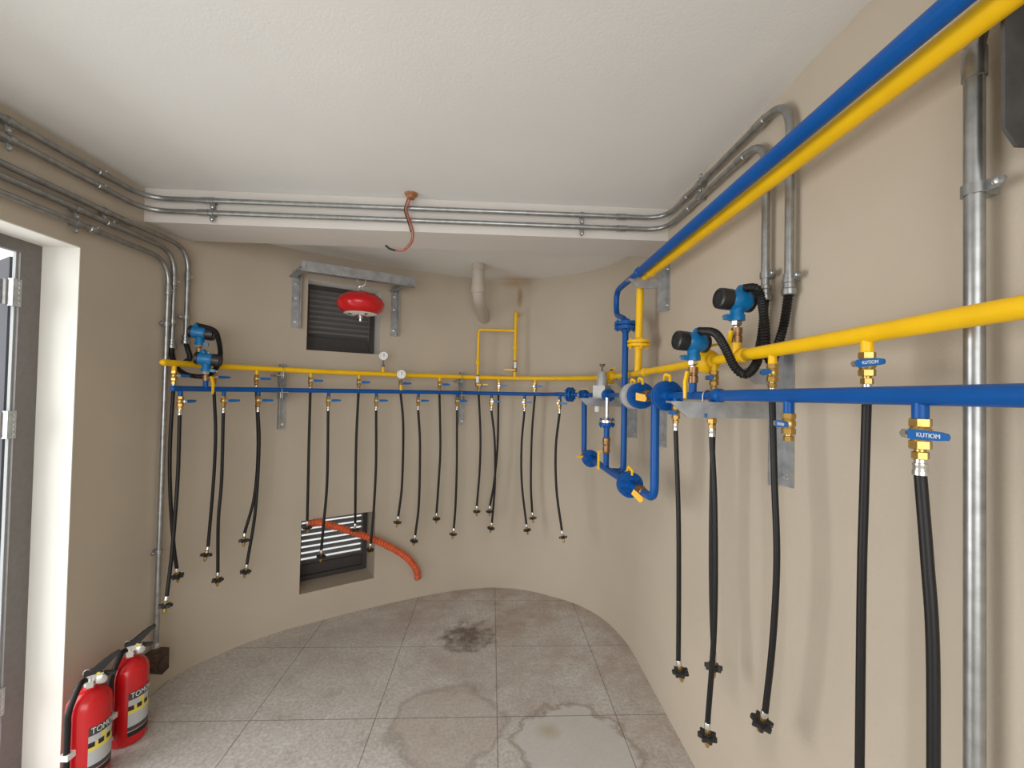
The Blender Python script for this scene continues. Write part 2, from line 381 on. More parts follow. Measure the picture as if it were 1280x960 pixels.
def bond_wire(parent, P, ax, r):
    """yellow earth bonding lead arching over a flange joint"""
    P = V(P); ax = V(ax).normalized(); u = (UP-ax*UP.dot(ax)).normalized()
    pts = smooth([P-ax*.03+u*r*.78, P-ax*.028+u*(r+.012), P-ax*.01+u*(r+.02), P+ax*.01+u*(r+.014), P+ax*.028+u*(r+.012), P+ax*.03+u*r*.78], 5)
    corrugated(MB(), pts, .0055, .005, .3, 8).build('bonding_wire', M['yellow'], parent)
# ball valve: top at local z 0, lever along +x on the -y side
def valve_meshes(levermat, bodymat, droop=False):
    b = MB()
    b.lathe([(.0135, 0), (.0155, -.0008), (.0155, -.013), (.013, -.0145)], seg=6)
    b.lathe([(.012, -.013), (.0150, -.018), (.0162, -.025), (.0150, -.032), (.012, -.038)], seg=18)
    b.lathe([(.013, -.036), (.0155, -.0375), (.0155, -.050), (.0135, -.051)], seg=6)
    b.cyl((0, 0, -.051), (0, 0, -.056), .008)
    nut = MB().lathe([(.010, -.055), (.0118, -.056), (.0118, -.067), (.009, -.068)], seg=6)
    st = MB().cyl((0, -.012, -.025), (0, -.027, -.025), .0045); st.lathe([(.006, 0), (.006, .005)], (0, -.0265, -.025), (0, -1, 0), 6)
    st.box((.004, -.0245, -.025), (.024, .003, .014))
    lv = MB()
    if droop: lv.prism([(-.006,-.012), (.006,-.012), (.0075,-.03), (.0085,-.075), (.004,-.082), (-.004,-.082), (-.0085,-.075), (-.0075,-.03)], .005, V((0,-.034,-.025)), V((1,0,0)), V((0,0,1)), V((0,1,0)))
    else: lv.prism([(.010,-.0075), (.022,-.0085), (.060,-.0065), (.070,-.005), (.0725,0), (.070,.005), (.060,.0072), (.022,.0085), (.010,.0075)], .006, V((0,-.033,-.025)), V((1,0,0)), V((0,0,1)), V((0,1,0)))
    return [('valve_body', b.mesh('valve_body', bodymat)), ('union_nut', nut.mesh('union_nut', M['brass'])), ('stem', st.mesh('stem', M['steel'])), ('lever', lv.mesh('lever', levermat))]
VALVE = valve_meshes(M['lever'], M['brass'])
VALVEY = valve_meshes(M['yellow'], M['bronze'], True)
def text_mesh(txt, size, matl, extr=.0004):
    cu = bpy.data.curves.new('lettering', 'FONT'); cu.body = txt; cu.size = size; cu.extrude = extr; cu.align_x = 'CENTER'; cu.align_y = 'CENTER'
    o = bpy.data.objects.new('lettering', cu); C.objects.link(o); bpy.context.view_layer.update()
    me = bpy.data.meshes.new_from_object(o.evaluated_get(bpy.context.evaluated_depsgraph_get())); bpy.data.objects.remove(o)
    me.materials.clear(); me.materials.append(matl); return me
LETT = text_mesh('KUTIOM', .0098, M['white'])
def valve(P, right, n, label, group, letters=False, parts=VALVE, name='ball_valve'):
    """P: top of the valve; right: lever direction; n: towards the viewer side"""
    x = V(right).normalized(); z = UP; y = z.cross(x)
    t = thing(name, label, 'valve', P, axes(P, x, y, z), group)
    ob = place(parts, t)
    if letters:
        o = place([('lettering', LETT)], ob[-1], axes((.044, -.0334, -.025), (1,0,0), (0,0,1), (0,-1,0)))
    return t
# hose end fitting hanging along local -z from 0
fit_c = MB().lathe([(.0095, 0), (.0100, -.001), (.0100, -.019), (.0085, -.02), (.0065, -.026)], seg=14)
fit_n = MB().lathe([(.0085, -.024), (.0085, -.040)], seg=6)
wh = MB(); pr = []
for k in range(48):
    w = 2*PI*k/48; pr.append(((.0255+.0045*math.cos(7*w))*math.cos(w), (.0255+.0045*math.cos(7*w))*math.sin(w)))
wh.prism(pr, .013, V((0, 0, -.051))); wh.lathe([(.014, -.034), (.015, -.04), (.015, -.055), (.012, -.056)], seg=16)
fit_b = MB().lathe([(.0075, -.054), (.0075, -.062), (.0085, -.063), (.0085, -.070), (.006, -.078), (.0035, -.081)], seg=14)
FIT = [('crimp_sleeve', fit_c.mesh('crimp_sleeve', M['steel'])), ('hex_nut', fit_n.mesh('hex_nut', M['brass'])), ('hand_wheel', wh.mesh('hand_wheel', M['blackp'])), ('nipple', fit_b.mesh('nipple', M['brass']))]
CRT = [('top_crimp', MB().lathe([(.0085, 0), (.0085, -.006), (.0105, -.007), (.0105, -.011), (.0098, -.012), (.0098, -.018), (.0108, -.019), (.0108, -.026), (.009, -.027)], seg=14).mesh('top_crimp', M['steel']))]
def hose(pts, label, group, r=.0086):
    """pts: hose from its top to where the rubber ends"""
    P = [V(p) for p in pts]; t = thing('gas_hose', label, 'hose', P[0], None, group)
    Q = smooth(P, 8)
    MB().tube(Q, r, 12).build('rubber_hose', M['black'], t)
    place(CRT, t, Matrix.Translation((0, 0, .024)))
    z = (Q[-2]-Q[-1]).normalized(); x = V((random.uniform(-1, 1), random.uniform(-1, 1), 0)); x = (x-z*x.dot(z)).normalized()
    tilt = Matrix.Rotation(random.uniform(-.2, .2), 4, 'X')
    place(FIT, t, axes(Q[-1]-P[0]+z*.004, x, z.cross(x), z) @ tilt)
    return t
# ------------------------------------------------------------------ lower yellow and blue manifolds
OY, OB = .13, .205
ylow = thing('gas_manifold_pipe', 'yellow gas pipe running level round the walls above the lower blue pipe', 'pipe', near(590, 472, OY))
yl = [near(px, py, OY) for px, py in ((205,453.6),(245,456),(280,458),(320,460.2),(360,462.6),(400,465),(440,467),(490,469),(540,470.5),(590,472.2),(640,473.2),(700,473.8),(742,474))]
for p in yl: p.z = 1.735+(p.z-1.735)*.35
cor = V((.79, 2.86, 1.733))
yr = [V((.79, y, 1.734+.025*(2.4-y)/1.6)) for y in (2.4, 1.9, 1.4, .9, .25)]
ypath = fillet(smooth(yl, 5)+[cor]+yr, .07)
MB().tube(ypath, .0165, 16).lathe([(.0165, 0), (.017, -.004), (.012, -.014), (.002, -.018)], ypath[0], ypath[1]-ypath[0], 16).build('pipe_run', M['yellow'], ylow)
def ypos(px):
    """point of the yellow run seen at image column px"""
    best = None
    for p in resample(ypath, .004):
        d = p-EYE; x = 640+FPX*d.dot(rt)/d.dot(fw)
        if d.dot(fw) > 0 and (best is None or abs(x-px) < best[0]): best = (abs(x-px), p)
    return best[1].copy()
for y, nm in ((1.33, 'reducer'), (2.2, 'reducer')):
    z = 1.734+.025*(2.4-y)/1.6
    MB().lathe([(.017, -.016), (.022, -.012), (.022, .012), (.017, .016)], (.79, y, z), (0, 1, 0), 20).build(nm, M['yellow'], ylow)
MB().tube([V((.79, 1.31, 1.751)), V((.79, .25, 1.768))], .0185, 18).build('pipe_section', M['yellow'], ylow)
blow = thing('gas_manifold_pipe', 'blue gas pipe running level round the walls below the lower yellow pipe', 'pipe', near(590, 491, OB))
bl = [near(px, py, OB) for px, py in ((217,487.5),(250,488),(300,488.5),(350,489),(400,489.5),(450,490),(500,490.5),(545,491),(595,492),(640,493),(680,493.5))]
for p in bl: p.z = 1.612+(p.z-1.612)*.5
brun = [V((.46, 3.04, 1.612)), V((.62, 2.92, 1.612)), V((.725, 2.80, 1.612)), V((.725, 2.45, 1.614)), V((.70, 2.24, 1.615)), V((.692, 2.10, 1.616)), V((.70, 1.74, 1.618)), V((.715, 1.35, 1.622)), V((.717, .25, 1.632))]
bpath = fillet(smooth(bl, 5)+brun, .06)
MB().tube(bpath, .0142, 16).lathe([(.0142, 0), (.0146, -.006), (.010, -.014), (.002, -.017)], bpath[0], bpath[1]-bpath[0], 16).build('pipe_run', M['blue'], blow)
MB().tube([V((.715, 1.32, 1.6225)), V((.717, .25, 1.632))], .0168, 18).build('pipe_section', M['blue'], blow)
MB().lathe([(.0150, -.024), (.0225, -.012), (.0225, .012), (.017, .02)], (.715, 1.335, 1.6222), (0, -1, 0), 20).build('reducer', M['blue'], blow)
def bpos(px):
    best = None
    for p in resample(bpath, .004):
        d = p-EYE; x = 640+FPX*d.dot(rt)/d.dot(fw)
        if d.dot(fw) > 0 and (best is None or abs(x-px) < best[0]): best = (abs(x-px), p)
    return best[1].copy()
def tangent(path, p):
    i = min(range(len(path)), key=lambda k: (path[k]-p).length); i0, i1 = max(0, i-1), min(len(path)-1, i+1)
    return (path[i1]-path[i0]).normalized()
# hoses: column of the valve, then the hose (offset from wall shrinks a little downwards)
BLUE = [ (226, [(226,520),(222,600),(215,690),(208.3,746)], 0), (280, [(279.5,515),(277,600),(273,650),(272.3,716)], 0), (323, [(323,515),(324,560),(319,640),(308.5,706)], 0),
  (411, [(411,514),(409,600),(405,650),(401.5,688)], 0), (471, [(470.5,515),(470,580),(467,640),(463.4,680)], 0), (523.5, [(523.5,514),(525,556),(523.7,628),(519,669.5)], 0),
  (572, [(571.4,514),(571,580),(569.5,630),(567.3,661)], 0), (615, [(615,513),(618.3,551),(618.6,604),(615,654)], 0), (656, [(655.2,514),(652,556),(652.3,604),(658,656)], 0),
  (699.8, [(699.5,516),(694.7,560.6),(695.7,613),(702.5,664)], 0), (845, [(845.5,538),(848,640),(848.5,740),(848,826)], .0), (890, [(890.5,547),(893.5,640),(893,780),(884.5,904)], .25),
  (1150, [(1152.5,594),(1159,700),(1166,810),(1167,1010)], .0) ]
YEL = [ (218, [(217,492),(212.5,560),(213,620),(217,680),(221,711)], 0), (268, [(268,492),(269.5,540),(267,600),(260,684)], 0), (321.5, [(321.2,492),(322.5,560),(318,620),(305.5,667)], 0),
  (388.5, [(388.3,494),(386,560),(385,610),(384,652)], 0), (448.5, [(448.3,495),(445.5,545),(444.5,600),(444,655)], 0), (501.3, [(501.8,496),(504,532),(502.6,604),(497.8,646)], 0),
  (550, [(550,497),(550.5,556),(548.5,600),(545.6,642)], 0), (599, [(599.4,498),(600.6,544),(599.6,587),(596,633)], 0), (623.4, [(623,498),(622,556),(617.5,604),(612.2,633)], 0),
  (669, [(667.5,498),(664.8,544),(663.6,604),(665.3,641)], 0), (893, [(892.5,500),(889.5,640),(889.5,740),(892,818)], .1), (966, [(966,505),(968,600),(971,700),(966,800),(956.5,890)], .2),
  (1083, [(1082.5,508),(1080,620),(1077,740),(1074,1010)], 0) ]
NOTE = {('b',0):'crossing behind its neighbour', ('b',3):'ending before the vent window', ('b',4):'ending by the orange hose', ('b',10):'behind the steel arm end', ('b',11):'longer of a crossing pair',
        ('b',12):'thick in the near right foreground', ('y',0):'swinging across to the right', ('y',2):'swinging left behind its neighbour', ('y',3):'ending at the vent window corner', ('y',10):'shorter one behind another hose', ('y',11):'before the tall wall angle', ('y',12):'hanging straight before the right wall'}
for kind, rows, pos, path, off, r0 in (('b', BLUE, bpos, bpath, OB, .0142), ('y', YEL, ypos, ypath, OY, .0165)):
    parent = blow if kind == 'b' else ylow; col = 'blue' if kind == 'b' else 'yellow'
    for k, (px, pts, face) in enumerate(rows):
        p = pos(px); tg = tangent(path, p); tg.z = 0; tg.normalize()
        inn = V((tg.y, -tg.x, 0))
        near_ = p.y < 1.8
        stub = .026 if kind == 'b' else .024
        MB().tube([p-UP*(r0*.5), p-UP*(r0+stub)], .0105 if not near_ else .0115, 12).build('outlet_stub', M[col], parent)
        top = p-UP*(r0+stub-.002)
        lev = (tg*(1-face)+inn*face).normalized()
        o = ORD[k]
        v = valve(top, lev, inn, 'brass ball valve with blue lever under the lower %s pipe, %s from the left' % (col, o), 'ball valves under the %s pipe' % col, letters=k == 12)
        h0 = top-UP*.092
        # the hose hangs from its valve: shift the unprojected path so that it starts there
        n_ = V((inn.x, inn.y, 0)); P = []
        for j, (qx, qy) in enumerate(pts):
            d = ray(qx, qy)                       # stay in the vertical plane through the valve parallel to the wall
            P.append(EYE+d*((p-EYE).dot(n_)/d.dot(n_)))
        P[0] = V((h0.x, h0.y, h0.z)); note = NOTE.get((kind, k))
        hose(P, 'black gas hose on the %s pipe, %s from left%s' % (col, o, ', '+note if note else ''), 'gas hoses on the %s pipe' % col)
# the closed spare outlet without a hose near the right wall
p = bpos(986); MB().tube([p-UP*.01, p-UP*.044], .0115, 12).build('outlet_stub', M['blue'], blow)
t = valve(p-UP*.042, (-.25, -.97, 0), (-1, 0, 0), 'brass ball valve with blue lever and no hose, before the bolted wall angle', 'ball valves under the blue pipe', letters=True)
# ------------------------------------------------------------------ steel angle brackets
def bolt(mb, P, n): mb.lathe([(.010, 0), (.010, .003), (.006, .003), (.006, .010), (.004, .010), (.004, .018)], P, n, 6)
def angle_bracket(label, P, n, z0, z1, arms, length, wide=.05, m_=None, side=1, top_open=False):
    """angle iron upright on the wall with flat arms reaching into the room"""
    n = V(n).normalized(); T = V((-n.y, n.x, 0))*side     # T: along the wall
    t = thing('pipe_bracket', label, 'bracket', V((P.x, P.y, z0)), None, 'steel angle pipe brackets'); O = V((P.x, P.y, 0))
    u = MB().prism([(0, .001), (wide, .001), (wide, .006), (.006, .006), (.006, wide), (0, wide)], z1-z0, O+UP*z0, T, n, UP)
    u.build('upright', m_ or M['angle'], t)
    for z in (z0+.03, z0+.22):
        if z < z1-.02:
            b = MB(); bolt(b, O+T*wide*.6+n*.006+UP*z, n); b.build('anchor_bolt', M['steel'], t)
    for za, L in arms:
        a = MB().prism([(.004, 0), (L, 0), (L, -.006), (L-.05, -wide), (.004, -wide)], .006, O+UP*za-T*.006, n, UP, T)
        a.prism([(.004, -.006), (L, -.006), (L, 0), (.004, 0)], wide*.8, O+UP*za-T*.006, n, UP, -T)
        a.build('arm', m_ or M['angle'], t)
    return t
def wallpt(px, py): return near(px, py, 0, True)
for px, py, side, lab in ((347, 500, 1, 'galvanised steel pipe bracket on the curved wall at the left, above the low vent window'), (573, 515, 1, 'galvanised steel pipe bracket in the middle of the curved wall'),
        (793, 530, 1, 'galvanised steel pipe bracket under the grey pressure regulator'), (829, 530, 1, 'galvanised steel pipe bracket half hidden beside the tall blue bypass upright'), (979, 590, 1, 'galvanised steel pipe bracket on the near right wall with long cut arm')):
    P, n = wallpt(px, py); arms = [(1.594, .26), (1.70, .15)]
    if px in (793, 979): arms = [(1.592 if px == 793 else 1.602, .36), (1.71, .14)]
    if px == 829: arms = [(1.592, .24)]
    angle_bracket(lab, P, n, 1.346, 1.775 if px != 829 else 1.60, arms, .3, side=side)
P, n = wallpt(833, 360); t = angle_bracket('steel bracket carrying the upper blue and yellow pipes beside the beam', P, n, 2.065, 2.36, [(2.238, .205)], .2, side=1)
P = near(1251, 150, .075); P.x = XR; zt_ = 2.048
t = thing('steel_upright', 'dark steel angle upright with cut end, high at the upper right corner', 'bracket', V((P.x, P.y, zt_)))
n = V((-1, 0, 0)); T = V((0, -1, 0)); O = V((P.x, P.y, 0))
MB().prism([(.002, 2.60), (.002, zt_), (.052, zt_), (.075, zt_+.03), (.075, 2.60)], .006, O, n, UP, T).prism([(.002, zt_), (.002, 2.60), (.008, 2.60), (.008, zt_)], .075, O, n, UP, T).build('angle_iron', M['dsteel'], t)
b = MB(); bolt(b, O+T*.045+n*.008+UP*(zt_+.05), n); b.build('anchor_bolt', M['steel'], t)
# pipe saddles (U bolts) on the brackets
def u_bolt(parent_label, P, ax, r, group):
    ax = V(ax).normalized(); s = V((ax.y, -ax.x, 0)).normalized()
    pts = [P+s*r-UP*(r+.035)] + [P+s*r*math.cos(a)+UP*r*math.sin(a) for a in [PI*k/10 for k in range(11)]] + [P-s*r-UP*(r+.035)]
    o = MB().tube(pts, .0026, 8).build('u_bolt', M['galv'], None, base=P-UP*(r+.03)); return tag(o, parent_label, 'bolt', group)
for px, pth, pos, rr, lab in ((352, 0, bpos, .0168, 'on the blue pipe at the left bracket'), (577, 0, bpos, .0168, 'on the blue pipe at the middle bracket'), (884, 0, bpos, .0168, 'on the near blue pipe over the long steel arm'),
        (353, 1, ypos, .019, 'on the yellow pipe at the left bracket'), (577, 1, ypos, .019, 'on the yellow pipe at the middle bracket')):
    p = pos(px); u_bolt('thin steel U bolt '+lab, p, tangent(bpath if not pth else ypath, p), rr, 'pipe U bolts')
# ------------------------------------------------------------------ upper supply pipes
ub = thing('gas_supply_pipe', 'blue gas pipe running high along the right wall then down to the regulators', 'pipe', (.75, 1.2, 2.26))
pts = [V((.745, .3, 2.272)), V((.75, 2.58, 2.252)), V((.75, 2.59, 2.06)), V((.742, 2.45, 1.985)), V((.742, 2.45, 1.68)), V((.742, 2.45, 1.23))]
VB = V((.742, 2.385, 0))
MB().tube(fillet([pts[0], V((.75, 2.60, 2.252)), V((.75, 2.60, 2.105)), V((.742, 2.385, 2.04)), V((.742, 2.385, 1.19)), V((.675, 2.40, 1.19))], .075), .0168, 18).build('pipe_run', M['blue'], ub)
MB().tube([V((.745, .3, 2.280)), V((.75, 2.19, 2.2545))], .0215, 18).build('pipe_section', M['blue'], ub)
MB().lathe([(.018, -.014), (.0255, -.008), (.0255, .014), (.020, .02)], (.75, 2.195, 2.2545), (0, -1, 0), 20).build('reducer', M['blue'], ub)
flange(ub, VB+UP*2.005, UP, .061, .018, .006, 4, M['blue'])
uy = thing('gas_supply_pipe', 'yellow gas pipe high along the right wall then dropping to the level yellow pipe', 'pipe', (.815, 1.2, 2.26))
MB().tube(fillet([V((.815, .3, 2.276)), V((.803, 2.33, 2.250)), V((.797, 2.33, 1.735))], .05), .0195, 18).build('pipe_run', M['yellow'], uy)
MB().tube([V((.815, .3, 2.272)), V((.804, 2.16, 2.252))], .0242, 18).build('pipe_section', M['yellow'], uy)
MB().lathe([(.020, -.012), (.026, -.008), (.026, .012), (.021, .018)], (.804, 2.17, 2.252), (0, -1, 0), 20).build('reducer', M['yellow'], uy)
flange(uy, V((.799, 2.33, 1.90)), UP, .06, .014, .006, 4, M['yellow'])
# ------------------------------------------------------------------ regulator station on the blue pipe
def axis_at(p): return tangent(bpath, p)
for P, r, m2, nb in ((bpos(713), .050, None, 4), (V((.625, 2.915, 1.612)), .034, M['cast'], 4), (V((.725, 2.66, 1.613)), .040, None, 4)):
    flange(blow, P, tangent(bpath, P), r, .013, .006, nb, M['blue'], None)
P = V((.695, 2.10, 1.6152)); ax = tangent(bpath, P)
flange(blow, P, ax, .063, .014, .004, 4, M['cast']); bond_wire(blow, P, ax, .060)
P = V((.693, 1.985, 1.616)); flange(blow, P, tangent(bpath, P), .061, .015, .004, 8, M['blue']); bond_wire(blow, P, ax, .062)
MB().cyl((.695, 2.09, 1.6155), (.693, 1.99, 1.616), .048, 24).build('filter_body', M['cast'], blow)
P = V((.701, 1.70, 1.618)); flange(blow, P, tangent(bpath, P), .0605, .015, .004, 8, M['blue']); bond_wire(blow, P, ax, .066)
# brass valve with amber tag before the large flange
t = thing('tagged_valve', 'brass valve with amber tag lever on the blue run between the two large blue discs', 'valve', (.6945, 1.90, 1.616), None, 'tagged shut-off valves')
MB().lathe([(.018, -.035), (.022, -.03), (.022, -.012), (.026, 0), (.022, .012), (.022, .03), (.018, .035)], (.6945, 1.905, 1.616), (0, 1, 0), 18).build('valve_body', M['bronze'], t)
MB().cyl((.6945, 1.905, 1.616), (.662, 1.89, 1.612), .007).build('stem', M['steel'], t)
MB().prism([(-.022, -.016), (.026, -.014), (.034, 0), (.026, .016), (-.022, .018)], .005, V((.660, 1.888, 1.608)), V((.6, -.8, -.15)).normalized(), UP, V((-.8, -.6, 0))).build('lever', M['tag'], t)
# regulator
rp = V((.715, 2.78, 1.612))
t = thing('pressure_regulator', 'grey cast gas pressure regulator with screw stem on the blue pipe', 'regulator', rp)
a = V((.75, -.66, 0)).normalized(); s_ = V((a.y, -a.x, 0))
MB().box(rp+UP*.012, (.085, .085, .10), a, s_, UP).build('regulator_body', M['cast'], t)
MB().lathe([(.038, .06), (.036, .10), (.030, .125), (.026, .15), (.022, .155)], rp, UP, 22).build('bonnet', M['cast'], t)
MB().lathe([(.006, .15), (.006, .185), (.013, .186), (.020, .200), (.018, .203)], rp, UP, 14).build('adjusting_screw', M['stain'], t)
MB().lathe([(.018, -.04), (.018, -.10), (.015, -.108)], rp+V((-.035, -.03, 0)), UP, 16).build('breather_cap', M['white'], t)
p = bpos(728); tg = tangent(bpath, p); t = thing('inlet_valve', 'small brass valve on the blue pipe left of the grey regulator', 'valve', p)
MB().lathe([(.016, -.03), (.019, -.027), (.019, -.012), (.017, -.008), (.017, .008), (.019, .012), (.019, .027), (.016, .03)], p, tg, 6).build('valve_body', M['brass'], t)
MB().cyl(p, p+UP*.038, .005).box(p+UP*.04+tg*.02, (.06, .012, .004), tg, tg.cross(UP), UP).build('lever', M['yellow'], t)
# sensing / bypass loop below the regulator
by = thing('bypass_pipe', 'blue bypass pipe loop hanging below the grey regulator', 'pipe', (.68, 2.3, 1.18))
zl = 1.19
MB().tube(fillet([V((.628, 2.905, 1.612)), V((.632, 2.90, zl+.012)), V((.655, 2.80, zl+.008)), V((.68, 2.10, zl-.008)), V((.700, 1.815, zl-.012)), V((.700, 1.82, 1.617))], .055), .018, 16).build('pipe_run', M['blue'], by)
dl = V((.025, -.7, -.016)).normalized()
flange(by, V((.653, 2.80, zl+.008)), dl, .055, .014, .004, 6, M['blue'])
P = V((.681, 2.085, zl-.008)); flange(by, P, dl, .062, .014, .004, 8, M['blue']); bond_wire(by, P, dl, .062)
cx = V((.667, 2.47, 0))
MB().cyl(cx+UP*(zl), cx+UP*1.44, .0165).build('riser', M['blue'], by)
MB().cyl(cx+UP*1.44, cx+UP*1.60, .012).build('steel_nipple', M['steel'], by)
flange(by, cx+UP*1.455, UP, .046, .012, .006, 4, M['blue'], M['steel'])
t = thing('bypass_valve', 'bronze valve with thin yellow lever on the upright of the bypass loop', 'valve', cx+UP*1.33)
MB().lathe([(.018, -.045), (.021, -.04), (.021, -.022), (.019, -.018), (.021, 0), (.021, .02), (.023, .022), (.023, .04), (.018, .045)], cx+UP*1.325, UP, 10).build('valve_body', M['bronze'], t)
MB().cyl(cx+UP*1.33, cx+V((-.035, -.03, 1.325)), .006).build('stem', M['steel'], t)
MB().box(cx+V((-.058, -.05, 1.245)), (.012, .004, .10)).box(cx+V((-.048, -.04, 1.295)), (.03, .004, .008)).build('lever', M['yellow'], t)
t = thing('tagged_valve', 'bronze valve with amber tag lever at the low elbow of the bypass loop', 'valve', (.69, 1.99, zl-.01), None, 'tagged shut-off valves')
MB().lathe([(.018, -.035), (.022, -.03), (.022, -.012), (.026, 0), (.022, .012), (.022, .03), (.018, .035)], (.692, 1.955, zl-.010), dl, 18).build('valve_body', M['bronze'], t)
MB().cyl((.692, 1.955, zl-.01), (.668, 1.93, zl-.018), .007).build('stem', M['steel'], t)
MB().prism([(-.026, -.012), (.026, -.016), (.034, 0), (.026, .014), (-.026, .014)], .005, V((.664, 1.925, zl-.024)), V((.62, -.5, -.55)).normalized(), V((.3, -.3, .8)).normalized(), V((-.6, -.7, 0)).normalized()).build('lever', M['tag'], t)
t = thing('drain_valve', 'small brass drain cock with yellow handle at the left disc of the bypass loop', 'valve', (.60, 2.80, zl+.06))
MB().cyl((.632, 2.83, zl+.05), (.596, 2.80, zl+.03), .008).build('valve_body', M['brass'], t)
MB().box((.585, 2.79, zl+.02), (.05, .006, .014)).build('lever', M['tag'], t)
# yellow line valves and unions
for (px, lab) in ((764, 'yellow painted line valve on the yellow pipe behind the grey regulator'), (884, 'yellow painted line valve on the yellow pipe behind the lower right transmitter')):
    p = ypos(px); tg = tangent(ypath, p); t = thing('line_valve', lab, 'valve', p, None, 'yellow line valves')
    MB().lathe([(.020, -.055), (.026, -.05), (.026, -.03), (.040, -.022), (.046, 0), (.040, .022), (.026, .03), (.026, .05), (.020, .055)], p, tg, 22).build('valve_body', M['yellow'], t)
    MB().cyl(p, p+UP*.055, .008).build('stem', M['stain'], t)
    MB().prism([(-.012, -.009), (.03, -.009), (.09, -.007), (.095, 0), (.09, .007), (.03, .009), (-.012, .009)], .005, p+UP*.052, tg, UP.cross(tg), UP).build('lever', M['yellow'], t)
# ------------------------------------------------------------------ relief branch of thin yellow pipe
rl = thing('relief_pipe', 'thin yellow square relief pipe loop rising from the yellow pipe on the curved wall', 'pipe', ypos(620))
pa = ypos(597); pb = ypos(643.5)
za = near(597, 412, OY).z; zb = near(642, 408, OY).z; zt = near(644, 391, OY).z
ga = V((pa.x, pa.y, 0)); gb = V((pb.x, pb.y, 0)); wt, wn = near(649, 390, 0, True)
MB().tube(fillet([pa, ga+UP*za, gb+UP*za], .03), .0105, 14).build('loop_pipe', M['yellow'], rl)
MB().tube(fillet([pb, gb+UP*zt, V((wt.x, wt.y, zt))-wn*.01], .02), .0125, 14).build('riser', M['yellow'], rl)
for g, z in ((ga, near(597, 453, OY).z), (gb, near(643, 434, OY).z)):
    MB().lathe([(.013, -.02), (.0175, -.016), (.0175, .006), (.019, .006), (.019, .016), (.013, .02)], g+UP*z, UP, 8).build('union', M['yellow'], rl)
for g, z, lab in ((ga, near(597, 478, OY).z+.012, 'at the left foot of the relief loop'), (gb, near(643, 458, OY).z, 'at the right foot of the relief loop')):
    P = g+UP*z; t = thing('safety_valve', 'white and brown safety valve with yellow lever '+lab, 'valve', P, None, 'safety valves of the relief loop')
    MB().lathe([(.012, -.045), (.016, -.042), (.016, -.02), (.018, 0), (.016, .02), (.016, .045), (.012, .048)], P, UP, 12).build('valve_body', M['bronze'], t)
    MB().box(P+V((0, -.019, .01)), (.022, .004, .05)).build('label', M['white'], t)
    d = 1 if lab.startswith('at the left') else -1
    MB().box(P+V((.045*d, -.022, -.03)), (.08, .005, .012)).cyl(P+V((0, 0, -.03)), P+V((0, -.024, -.03)), .006).build('lever', M['yellow'], t)
# ------------------------------------------------------------------ pressure gauges
def gauge(base, ztop, label, group, r):
    t = thing('pressure_gauge', label, 'gauge', base, None, group); g = V((base.x, base.y, 0))
    z1 = ztop-.03
    MB().cyl(base, g+UP*(base.z+.05), .010).build('riser', M['yellow'], t)
    MB().lathe([(.008, 0), (.011, .001), (.011, .02), (.007, .022), (.007, .03)], g+UP*(base.z+.05), UP, 6).cyl(g+UP*(base.z+.05), g+UP*(ztop-.025), .006).build('siphon', M['stain'], t)
    d = (EYE-V((g.x, g.y, ztop))); d.z = 0; d.normalize(); c = g+UP*ztop
    MB().lathe([(.026, -.014), (.030, -.012), (.032, 0), (.032, .010), (.029, .012), (.029, .007)], c, d, 26).build('gauge_case', M['steel'], t)
    MB().lathe([(.028, .007), (.028, .0085)], c, d, 26).build('dial', M['white'], t)
    sx = UP.cross(d); nd = MB().box(c+d*.0095+UP*.006+sx*.004, (.003, .001, .026), sx, d, UP)
    for k in range(9):
        w = PI*1.25*(k/8)-PI*.125; e = sx*math.cos(w)+UP*math.sin(w); nd.box(c+d*.0093+e*.021, (.006, .001, .0015), e, d, e.cross(d))
    nd.build('needle', M['ink'], t)
p = ypos(478.5); gauge(p, near(479, 445, OY).z, 'round white dial pressure gauge standing on the yellow pipe beside the high vent window', 'pressure gauges', .03)
p = bpos(501); t0 = V((p.x, p.y, p.z)); gauge(t0, near(500.5, 468, OB).z, 'round white dial pressure gauge on the blue pipe in front of the yellow pipe', 'pressure gauges', .03)
